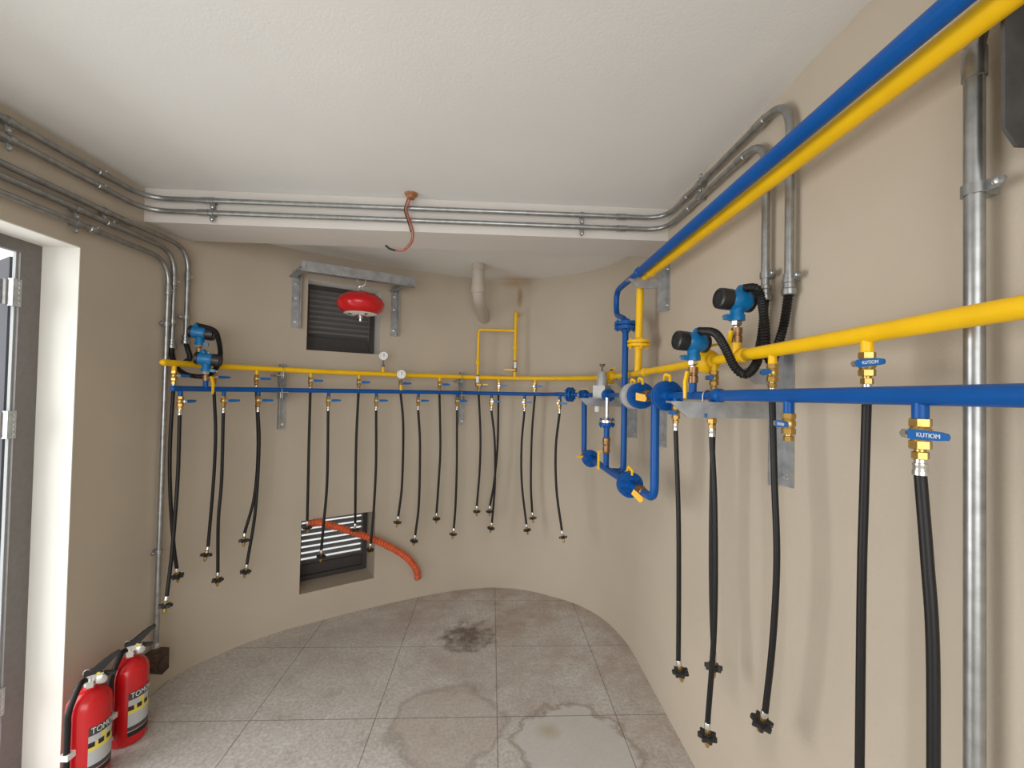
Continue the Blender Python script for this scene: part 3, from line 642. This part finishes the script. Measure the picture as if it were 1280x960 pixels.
# ------------------------------------------------------------------ pressure transmitters
def transmitter(base, zc, ax, label, zpipe, mid):
    """base: pipe point; zc: height of the housing; ax: direction of the big black cap"""
    t = thing('pressure_transmitter', label, 'transmitter', base, None, 'pressure transmitters'); g = V((base.x, base.y, 0)); ax = V(ax).normalized(); c = g+UP*zc
    MB().lathe([(.030, -.036), (.033, -.034), (.034, -.01), (.034, .026), (.031, .030)], c, ax, 26).build('housing', M['tblue'], t)
    MB().lathe([(.032, .028), (.0345, .030), (.0345, .058), (.033, .066), (.027, .070), (.026, .066)], c, ax, 26).build('display_cap', M['blackp'], t)
    MB().lathe([(.030, -.052), (.034, -.048), (.034, -.036), (.031, -.034)], c, ax, 26).build('rear_cap', M['blackp'], t)
    MB().lathe([(.024, -.066), (.024, -.05), (.021, -.044), (.021, -.02)], c, UP, 20).box(c-UP*.058+ax*.028, (.03, .022, .016), ax, ax.cross(UP), UP).build('neck', M['tblue'], t)
    MB().cyl(c-UP*.058+ax*.043, c-UP*.058+ax*.052, .004, 8).build('screw', M['steel'], t)
    b = c-ax*.012+UP*.032; MB().lathe([(.016, -.006), (.016, .012), (.013, .016)], b, UP-ax*.8, 16).build('cable_gland', M['tblue'], t)
    bd = MB().lathe([(.010, 0), (.010, .003)], c+UP*.033+ax*.004, UP+V((0, -.5, 0)), 14).build('badge', M['white'], t)
    zz = zc-.066
    MB().lathe([(.014, 0), (.017, -.001), (.017, -.014), (.009, -.018), (.009, -.024)], g+UP*zz, UP, 6).build('hex_fitting', M['steel'], t)
    zz -= .022; zv = zpipe+.045
    L = zz-zv
    MB().lathe([(.011, 0), (.0165, -.001), (.0165, -L*.4), (.0145, -L*.42), (.0145, -L*.55), (.0165, -L*.58), (.0165, -L)], g+UP*zz, UP, 12).build('isolating_valve', M['bronze'], t)
    MB().cyl(g+UP*(zv+.002), g+UP*(zpipe+.008), .0125).build('riser', mid, t)
    zh = zz-L*.45; s = V((ax.x, ax.y-.5, 0)).normalized()
    h = MB().cyl(g+UP*zh, g+s*.034+UP*zh, .006)
    h.build('stem', M['steel'], t)
    MB().prism([(.030, .008), (.040, .008), (.052, -.03), (.050, -.085), (.044, -.088), (.043, -.032)], .010, g+UP*zh-s.cross(UP)*.005, s, UP, s.cross(UP)).build('lever', M['yellow'], t)
    return b+(UP-ax*.8).normalized()*.012
A = ypos(921); zt1 = at(926, 374, x=A.x).z
g1 = transmitter(A, zt1, (-.97, -.12, .06), 'blue pressure transmitter with black caps on the yellow pipe, highest at the right wall', A.z, M['yellow'])
B = bpos(866); zt3 = at(869, 427, x=B.x).z
g3 = transmitter(B, zt3, (-.97, -.12, .06), 'blue pressure transmitter with black caps on the blue pipe, lower at the right wall', B.z, M['blue'])
Cc = ypos(249); zt4 = at(250, 416, y=Cc.y).z
g4 = transmitter(Cc, zt4, (.86, .25, -.1), 'blue pressure transmitter on the yellow pipe, upper of the two at the left wall', Cc.z, M['yellow'])
Dd = bpos(257); zt5 = at(258, 449, y=Dd.y).z
g5 = transmitter(Dd, zt5, (.86, .25, -.1), 'blue pressure transmitter on the blue pipe, lower of the two at the left wall', Dd.z, M['blue'])
# ------------------------------------------------------------------ galvanised conduits
RC = .0125
OC = .028
def clamp(P, ax, n, r, label, group, side=1):
    """strap clamp: ring, ear and screw"""
    ax = V(ax).normalized(); n = V(n).normalized(); s = ax.cross(n).normalized()*side
    t = thing('conduit_clamp', label, 'clamp', P-n*OC, None, group)
    MB().lathe([(r, -.010), (r+.004, -.010), (r+.004, .010), (r, .010)], P, ax, 20).build('ring', M['galv'], t)
    e = MB().prism([(r, -.011), (r+.022, -.011), (r+.030, -.006), (r+.032, 0), (r+.030, .006), (r+.022, .011), (r, .011)], .005, P-n*.006, s, ax, n); e.build('ear', M['galv'], t)
    MB().lathe([(.006, 0), (.006, .005), (.003, .007)], P+s*(r+.02)-n*.002, n, 8).build('screw', M['steel'], t)
    MB().box(P-n*(r+.007), (.022, .022, OC-r-.001), s, ax, n).build('spacer', M['galv'], t)
def conduit(path, label, R=.08, r=RC, joints=()):
    F = fillet(path, R, 9); t = thing('steel_conduit', label, 'conduit', path[len(path)//2], None, 'galvanised steel conduits')
    MB().tube(F, r, 16).build('conduit_tube', M['galv'], t)
    for P, ax in joints:
        j = MB().lathe([(r, -.028), (r+.003, -.026), (r+.003, .026), (r, .028)], P, ax, 18).build('coupling', M['galv'], t)
        MB().lathe([(.0035, 0), (.0035, .008)], V(P)+V(ax).orthogonal().normalized()*(r+.002), V(ax).orthogonal(), 8).build('set_screw', M['steel'], j)
    return t
yb = YB0-OC; xl = XL+OC; xr = XR-OC
z1 = at(500, 260, y=yb).z; z2 = at(500, 275, y=yb).z
c1t = at(985, 132, x=xr); c2t = at(957, 186, x=xr)
y1 = at(987, 250, x=xr).y; y2 = at(957, 300, x=xr).y
e1 = at(986, 352, x=xr).z; e2 = at(957, 360, x=xr).z
cl = 'steel conduit running round both walls and the beam, '
conduit([V((xl, .2, z1)), V((xl, yb, z1)), V((xr, yb, z1)), V((xr, y1, z1)), V((xr, y1, e1))], cl+'upper of the pair under the ceiling', .12, joints=[(V((xl, 1.98, z1)), V((0,1,0))), (V((-1.44, yb, z1)), V((1,0,0))), (V((.66, yb, z1)), V((1,0,0))), (V((xr, 1.98, z1)), V((0,1,0))), (V((xr, y1+.15, z1)), V((0,1,0)))])
conduit([V((xl, .2, z2)), V((xl, yb, z2)), V((xr, yb, z2)), V((xr, y2, z2)), V((xr, y2, e2))], cl+'lower of the pair under the ceiling', .12, joints=[(V((xl, 1.98, z2)), V((0,1,0))), (V((-1.46, yb, z2)), V((1,0,0))), (V((.66, yb, z2)), V((1,0,0))), (V((xr, 1.96, z2)), V((0,1,0))), (V((xr, y2+.15, z2)), V((0,1,0)))])
# three conduits over the door that turn down in the corner
def corner(p0, px, py, pend, lab, jn):
    zc_ = at(*p0, x=xl).z; q, nq = near(px, py, OC, True); e = near(*pend, OC)
    a = [V((xl, .2, zc_)), V((xl, 2.0, zc_))]
    conduit(a+[V((q.x, q.y, zc_)), V((q.x, q.y, e.z))], lab, .13, joints=[(V((xl, 1.95+jn, zc_)), V((0,1,0))), (V((q.x, q.y, zc_-.16)), UP)])
    return V((q.x, q.y, e.z)), nq, zc_
d3, n3, z3 = corner((0,203), 233, 400, (233,423), 'grey steel conduit over the door, topmost of three, ending above the left transmitters', .16)
d4, n4, z4 = corner((0,219), 216, 400, (214,428), 'grey steel conduit over the door, middle of three, feeding the looped black flexible tube', .08)
d5, n5, z5 = corner((0,240), 202, 600, (191,806), 'grey steel conduit over the door, lowest of three, running down to the floor box', .0)
# flexible couplings at the conduit ends
def flex(pts, label, start=None, r=.0125):
    P = smooth(pts, 8); t = thing('flexible_conduit', label, 'conduit', pts[0], None, 'black flexible conduits')
    corrugated(MB(), P, r).build('corrugated_tube', M['black'], t)
    d = (V(pts[0])-V(pts[1])).normalized()
    MB().lathe([(.019, -.012), (.021, -.010), (.021, .006), (.0175, .010), (.0175, .024), (.0195, .026), (.0195, .036), (.015, .038)], pts[0], UP, 16).build('end_coupling', M['galv'], t)
    return t
E1 = V((xr, y1, e1)); E2 = V((xr, y2, e2))
xb = .86
flex([E1-UP*.03, at(980, 405, x=xr), at(972, 432, x=xb+.01), at(965, 452, x=xb), at(958, 440, x=xb-.012), at(956, 405, x=xb-.03), at(951, 372, x=.83), at(944, 360, x=.82), g1], 'black flexible conduit looping from the taller right conduit to the highest transmitter')
flex([E2-UP*.03, at(953, 410, x=xr), at(949, 436, x=xr-.02), at(945, 455, x=.81), at(932, 468, x=.76), at(918, 458, x=.735), at(905, 432, x=.725), at(893, 416, x=.725), g3], 'black flexible conduit sagging to the lower right transmitter in front of the yellow pipe')
flex([d3-UP*.02, near(235, 437, .05), near(237.5, 448, .08), Cc-V((.055, .03, -.01)), Cc-V((.03, .015, .0))], 'short black flexible conduit going down behind the yellow pipe at the left wall')
yd = Dd.y
flex([d4-UP*.02, near(214.5, 441, .04), near(217.5, 452, .06), near(222, 461, .09), near(233, 468, .13), near(247, 470.5, .165), near(259, 469.5, .18), at(268, 463, y=Cc.y), at(274, 452, y=Cc.y), at(275.5, 440, y=Cc.y), at(273, 424, y=Cc.y), at(267, 412.5, y=Cc.y), g4], 'long black flexible conduit looping round the two left transmitters')
# clamps
cg = 'conduit clamps'
for px, lab in ((265, 'left end of the beam'), (728, 'right end of the beam')):
    p = at(px, 260, y=yb)
    for z, w in ((z1, 'upper'), (z2, 'lower')): clamp(V((p.x, yb, z)), (1, 0, 0), (0, -1, 0), RC, 'steel conduit clamp near the %s on the %s conduit' % (lab, w), cg, 1)
for z, w, px, py in ((z1, 'upper', 12, 148), (z2, 'lower', 13, 172)):
    clamp(V((xl, at(px, py, x=xl).y, z)), (0, 1, 0), (1, 0, 0), RC, 'steel conduit clamp on the left wall at the picture edge, %s conduit under the ceiling' % w, cg)
for z, w, px, py in ((z3, 'topmost', 132, 264), (z4, 'middle', 97, 262), (z5, 'lowest', 96, 281)):
    clamp(V((xl, at(px, py, x=xl).y, z)), (0, 1, 0), (1, 0, 0), RC, 'steel conduit clamp above the door on the %s of three conduits' % w, cg)
for z, w, px, py in ((z1, 'upper', 875, 236), (z2, 'lower', 874, 253)):
    clamp(V((xr, at(px, py, x=xr).y, z)), (0, 1, 0), (-1, 0, 0), RC, 'steel conduit clamp high on the right wall, %s conduit beside the beam' % w, cg)
for y, px, py, lab in ((y1, 986, 347, 'taller'), (y2, 957, 344, 'shorter')):
    clamp(V((xr, y, at(px, py, x=xr).z)), (0, 0, 1), (-1, 0, 0), RC, 'steel conduit clamp at the foot of the %s right wall conduit' % lab, cg, 1)
for d, nq, py, px, lab in ((d3, n3, 397, 233, 'right of the three upright left conduits'), (d4, n4, 402, 214, 'middle of the three upright left conduits'), (d5, n5, 404, 202, 'left of the three upright left conduits')):
    clamp(V((d.x, d.y, near(px, py, OC).z)), (0, 0, 1), nq, RC, 'steel conduit clamp on the '+lab, cg, -1)
clamp(V((d5.x, d5.y, near(190, 693, OC).z)), (0, 0, 1), n5, RC, 'steel conduit clamp low on the conduit running to the floor box', cg, -1)
yb2 = at(1218, 500, x=XR-.04).y
zq = at(1212, 0, x=XR-.04).z
conduit([V((XR-.04, yb2, 0)), V((XR-.04, yb2, zq)), V((XR-.04, .1, zq))], 'thick grey steel conduit rising from the floor on the near right wall', .12, .0148, joints=[(V((XR-.04, yb2, zq-.13)), UP)])
OC = .04
clamp(V((XR-.04, yb2, at(1222, 236, x=XR-.04).z)), (0, 0, 1), (-1, 0, 0), .0148, 'large steel conduit clamp on the thick upright conduit of the right wall', cg, 1)
OC = .028
# brown box at the foot of the left conduit
t = thing('junction_box', 'rough brown iron junction box at the foot of the left wall conduit', 'box', V((d5.x, d5.y, d5.z-.19)))
bx = V((d5.x+.012, d5.y-.01, d5.z-.085))
T5 = V((-n5.y, n5.x, 0))
MB().prism([(-.042, -.062), (.0, -.072), (.030, -.045), (.050, -.022), (.053, .0), (.044, .006), (.043, .048), (.02, .05), (-.04, .046)], .07, bx-n5*.035, -T5, UP, n5).build('box_body', M['rust'], t)
MB().lathe([(.030, .034), (.033, .035), (.033, .042), (.026, .047), (.010, .05)], bx-UP*.012, n5, 8).build('cover', M['rust'], t)
MB().lathe([(.020, -.04), (.020, -.02), (.016, -.018), (.016, .0)], d5, UP, 6).build('hex_hub', M['steel'], t)
# ------------------------------------------------------------------ plastic vent pipe, wire, orange hose
vp = at(598, 335, z=2.53); w, wn = near(606, 392, 0, True)
t = thing('vent_pipe', 'thick beige plastic vent pipe dropping from the apse ceiling into the curved wall', 'pipe', (vp.x, vp.y, 2.2))
zb_ = near(606, 389, .05).z
el = at(599, 366, y=vp.y).z
MB().tube(fillet([V((vp.x, vp.y, ZA+.02)), V((vp.x, vp.y, el-.03)), V((w.x, w.y+.05, el-.13))], .12, 10), .045, 24).build('pipe_run', M['pvc'], t)
MB().lathe([(.046, -.03), (.0495, -.028), (.0495, .03), (.046, .032)], (vp.x, vp.y, at(598, 333, y=vp.y).z), UP, 24).build('socket_collar', M['pvc'], t)
MB().lathe([(.046, -.035), (.0495, -.033), (.0495, .02), (.046, .022)], (vp.x, vp.y, el+.03), UP, 24).build('elbow_collar', M['pvc'], t)
wp = at(514, 242, z=ZC)
wp.y = min(wp.y, YB0-.03)
t = thing('ceiling_wire', 'loose red and black wire hanging from a hole in the ceiling by the beam', 'wire', wp)
MB().lathe([(.034, 0), (.030, -.010), (.022, -.014), (.018, -.026), (.013, -.028)], wp, V((0, .1, 1)), 14).build('ceiling_tube', M['copper'], t)
ww = [at(px, py, y=wp.y-.005) for px, py in ((513,248),(509,262),(513,276),(517,290),(515,303),(507,312),(500,314),(494,313))]
MB().tube(smooth(ww, 6), .0035, 8).build('red_wire', M['wred'], t)
MB().tube(smooth([p+V((-.008, -.004, .001)) for p in ww[:6]], 6), .003, 8).build('brown_wire', M['copper'], t)
MB().tube(smooth([p+V((-.014, .002, .0)) for p in ww[:4]], 6), .0028, 8).build('black_wire', M['wblk'], t)
MB().tube([ww[-1], at(487, 311, y=wp.y-.005), at(482, 307, y=wp.y-.005)], .0055, 8).build('taped_end', M['wblk'], t)
oh = [near(386, 654, -.03), near(400, 653.5, .035), near(425, 660, .07), near(455, 670, .09), near(480, 680, .09), near(503, 693, .08), near(515, 704, .065), near(521, 714, .05), near(522, 722, .03)]
o = MB(); Q = resample(smooth(oh, 10), .0055); o.tube(Q, lambda i: .025*(1 if i % 4 < 2 else .8), 18)
t = thing('corrugated_hose', 'orange corrugated hose lying out of the low vent window along the curved wall', 'hose', oh[0]); o.build('hose_body', M['orange'], t)
MB().lathe([(.026, -.004), (.026, .006)], Q[-1], Q[-1]-Q[-2], 16).build('hose_end', M['copper'], t)
# ------------------------------------------------------------------ hanging extinguisher on its steel frame
PL, nL = near(370, 360, 0, True); PR, nR = near(493, 372, 0, True)
bl_ = V((PL.x, PL.y, 0)); br_ = V((PR.x, PR.y, 0)); zb = 2.395
A0 = at(377, 331, z=zb); A1 = at(520, 352, z=zb)
t = thing('extinguisher_frame', 'galvanised angle iron frame fixed over the high vent window', 'frame', (bl_+br_)/2+UP*2.2)
dirb = (A1-A0).normalized(); nb_ = V((dirb.y, -dirb.x, 0))
MB().prism([(0, -.035), (0, .03), (-.006, .03), (-.006, -.029), (-.05, -.029), (-.05, -.035)], (A1-A0).length, A0, nb_, UP, dirb).build('cross_bar', M['angle'], t)
for P, n, z0_, E in ((bl_, nL, 2.025, A0), (br_, nR, 2.03, A1)):
    T = V((-n.y, n.x, 0))
    MB().prism([(-.025, .001), (.025, .001), (.025, .006), (-.019, .006), (-.019, .05), (-.025, .05)], zb+.02-z0_, P+UP*z0_, -T, n, UP).build('upright', M['angle'], t)
    q0 = P+n*.004+UP*zb; q1 = V((E.x, E.y, zb))-dirb*(.0 if E is A0 else .05)+dirb*.03; dd = (q1-q0).normalized(); sd = dd.cross(UP)
    MB().prism([(0, -.03), (0, .025), (.006, .025), (.006, -.024), (.045, -.024), (.045, -.03)], (q1-q0).length, q0, sd, UP, dd).build('arm', M['angle'], t)
    for z in (z0_+.04, z0_+.2, z0_+.3):
        b = MB(); bolt(b, P-T*.0+n*.006+UP*z, n); b.build('anchor_bolt', M['steel'], t)
yh = (A0.lerp(A1, .5)).y
hx = at(451, 345, y=yh-.02); q = at(451, 380, y=hx.y)
t = thing('hanging_extinguisher', 'red disc shaped automatic fire extinguisher hanging below the steel frame', 'fire extinguisher', q)
prof = [(.010, .082), (.05, .077), (.095, .063), (.130, .040), (.150, .008), (.149, -.016), (.134, -.043), (.105, -.064), (.06, -.076), (.012, -.080)]
prof = [(p.x, p.y) for p in smooth([V((a_, b_)) for a_, b_ in prof], 4)]
MB().lathe(prof, q, UP, 40).build('pressure_body', M['red'], t)
# round label on the underside, following the shell
lab = MB(); rr = [(r_, h_) for r_, h_ in prof if r_ < .112 and h_ < 0 and r_ > .03]
for (r0_, h0_), (r1_, h1_) in zip(rr[:-1], rr[1:]):
    for k in range(24):
        w0, w1 = PI*.95+PI*1.2*k/24, PI*.95+PI*1.2*(k+1)/24
        lab.mi = 1 if (k in (4, 5, 6, 15, 16) and .06 < r0_ < .09) or (k in (10, 11) and .05 < r0_ < .07) else 0
        f_ = lambda r, h, w: q+V((r*math.cos(w)*1.01, r*math.sin(w)*1.01, h-.0012))
        lab.add([f_(r0_, h0_, w0), f_(r0_, h0_, w1), f_(r1_, h1_, w1), f_(r1_, h1_, w0)], [(0, 1, 2, 3)])
lab.build('label', [M['white'], M['ink']], t)
MB().lathe([(.016, -.076), (.016, -.092), (.010, -.096), (.008, -.112), (.013, -.113), (.013, -.118)], q, UP, 14).build('sprinkler_head', M['steel'], t)
MB().lathe([(.013, .074), (.013, .088), (.008, .090)], q, UP, 14).build('neck', M['stain'], t)
k0 = MB().tube([q+V((.016*math.cos(a_), 0, .105+.016*math.sin(a_))) for a_ in [2*PI*i_/20 for i_ in range(21)]], .003, 8)
ht = zb-q.z-.035
k0.tube(smooth([q+UP*.115, q+V((-.022, 0, .13)), q+V((-.028, 0, ht)), q+V((-.028, .0, ht+.012))], 5), .003, 8); k0.tube(smooth([q+UP*.115, q+V((.022, 0, .13)), q+V((.028, 0, ht)), q+V((.028, 0, ht+.012))], 5), .003, 8)
k0.build('hanger', M['steel'], t)
# ------------------------------------------------------------------ floor extinguishers
def wrap(me_verts, cx, cy, r, a0): return [V((cx+r*math.cos(a0+v.x/r), cy+r*math.sin(a0+v.x/r), v.y)) for v in me_verts]
def extinguisher(P, label, a0, hand):
    t = thing('fire_extinguisher', label, 'fire extinguisher', P, None, 'floor fire extinguishers'); r = .071; x, y = P.x, P.y
    MB().lathe([(.060, .0), (.066, .004), (r, .015), (r, .30), (.068, .325), (.056, .348), (.036, .363), (.022, .369), (.020, .385)], P, UP, 36).build('cylinder', M['red'], t)
    # paper label bands
    lb = MB(); N_ = 14; wdt = 1.0
    rows = [(.045, .066, 4), (.066, .069, 0), (.072, .088, 1), (.088, .145, 0), (.145, .160, 2), (.160, .180, 4), (.180, .182, 0), (.182, .206, 0), (.206, .240, 1)]
    for z0_, z1_, mi in rows:
        for k in range(N_):
            w0, w1 = a0-wdt+2*wdt*k/N_, a0-wdt+2*wdt*(k+1)/N_
            lb.mi = mi
            if mi == 4 and z0_ > .15 and k % 3 == 2: lb.mi = 2
            if z0_ == .072 and k > 9: lb.mi = 0
            if mi == 0 and z0_ > .181 and k in (4, 5): lb.mi = 2
            if mi == 0 and z0_ > .181 and k in (9, 10): lb.mi = 3
            R_ = r+.0008
            lb.add([V((x+R_*math.cos(w_), y+R_*math.sin(w_), z_)) for w_, z_ in ((w0, z0_), (w1, z0_), (w1, z1_), (w0, z1_))], [(0, 1, 2, 3)])
    lab_o = lb.build('label', [M['paper'], M['lgrey'], M['lyel'], M['lgrn'], M['ink']], t)
    me = text_mesh('TOMOKEN', .034, M['white'], .0003)
    inv = WM[t.name].inverted()
    for v in me.vertices:
        ang = a0+v.co.x*.76/r; R_ = r+.0014+v.co.z; v.co = inv @ V((x+R_*math.cos(ang), y+R_*math.sin(ang), (.2235+v.co.y)))
    o = bpy.data.objects.new('lettering', me); C.objects.link(o); o.parent = lab_o
    # valve head, levers, pin, gauge
    hd = V((math.cos(hand), math.sin(hand), 0)); sd = V((-hd.y, hd.x, 0)); top = P+UP*.385
    MB().lathe([(.021, -.004), (.021, .010), (.016, .012), (.016, .035)], top, UP, 14).box(top+UP*.025+hd*.012, (.056, .030, .026), hd, sd, UP).box(top+UP*.008+sd*-.02, (.022, .020, .026), hd, sd, UP).build('valve_head', M['steel'], t)
    MB().lathe([(.016, 0), (.019, .002), (.019, .012), (.016, .014)], top+UP*.014+hd*.034-sd*.012, -sd, 16).build('gauge', M['steel'], t)
    MB().prism([(-.020, -.006), (.02, -.002), (.042, .016), (.070, .046), (.090, .062), (.085, .070), (.062, .062), (.034, .044), (.006, .022), (-.020, .016)], .022, top+UP*.034-sd*.011, hd, UP, sd).build('upper_lever', M['blackp'], t)
    MB().prism([(.0, -.012), (.04, -.010), (.074, -.014), (.080, -.005), (.04, .008), (.0, .008)], .018, top+UP*.026-sd*.009, hd, UP, sd).build('lower_lever', M['blackp'], t)
    MB().cyl(top+UP*.036+hd*.024-sd*.016, top+UP*.036+hd*.024+sd*.016, .007, 12).build('seal', M['lyel'], t)
    MB().tube([top+UP*.048-hd*.012+(hd*math.cos(a_)+UP*math.sin(a_))*.011 for a_ in [2*PI*i_/16 for i_ in range(17)]], .0018, 6).build('pull_pin', M['steel'], t)
    # discharge hose down the left side
    b = V((math.cos(a0-1.75), math.sin(a0-1.75), 0))
    hp = smooth([top+UP*.02-hd*.01, top+UP*.022+b*.045, P+b*.085+UP*.33, P+b*.088+UP*.26, P+b*.088+UP*.10, P+b*.086+UP*.07], 7)
    MB().tube(hp, .0105, 12).build('discharge_hose', M['black'], t)
    MB().lathe([(.0125, 0), (.0125, .014), (.010, .016)], P+b*.086+UP*.056, UP, 12).build('nozzle', M['white'], t)
    s2 = V((-b.y, b.x, 0)); MB().box(P+b*.084+UP*.16, (.034, .034, .022), b, s2, UP).build('hose_clip', M['white'], t)
p2 = at(158, 925, z=0); p1 = V((0, 0, 0)); p1 = at(112, 955, z=0)
toward = lambda P, da: math.atan2(-P.y, -P.x)+da
extinguisher(V((-1.628, 1.885, 0)), 'red fire extinguisher on the floor beside the door, nearer of the two', toward(V((-1.628, 1.885)), 1.0), .65)
extinguisher(V((-1.635, 2.09, 0)), 'red fire extinguisher on the floor under the conduit box, farther of the two', toward(V((-1.635, 2.09)), 1.0), .65)
# ------------------------------------------------------------------ light
w = bpy.data.worlds.new('sky'); S.world = w; w.use_nodes = True
bg = w.node_tree.nodes['Background']; bg.inputs[0].default_value = (.93, .97, 1.0, 1); bg.inputs[1].default_value = 1.15
def area(name, loc, look, sx, sy, e, col):
    l = bpy.data.lights.new(name, 'AREA'); l.shape = 'RECTANGLE'; l.size = sx; l.size_y = sy; l.energy = e; l.color = col
    o = bpy.data.objects.new(name, l); C.objects.link(o); o.location = loc
    o.rotation_euler = (V(look)-V(loc)).to_track_quat('-Z', 'Y').to_euler(); return o
area('door_daylight', (-3.6, .9, 1.5), (0, 1.4, 1.2), 3.2, 2.8, 95, (1, 1, 1))
area('rear_fill_light', (-.3, -3.2, 1.5), (-.3, 2, 1.2), 3.2, 2.6, 58, (1, .99, .97))  # fill lamp added behind the camera to brighten the curved wall
S.view_settings.view_transform = 'Standard'; S.view_settings.look = 'None'; S.view_settings.gamma = 1
S.view_settings.use_curve_mapping = False; S.view_settings.exposure = .31

for o in S.objects:
    if 'label' in o and not 4 <= len(o['label'].split()) <= 16: print('LABEL', o.name, len(o['label'].split()), o['label'])
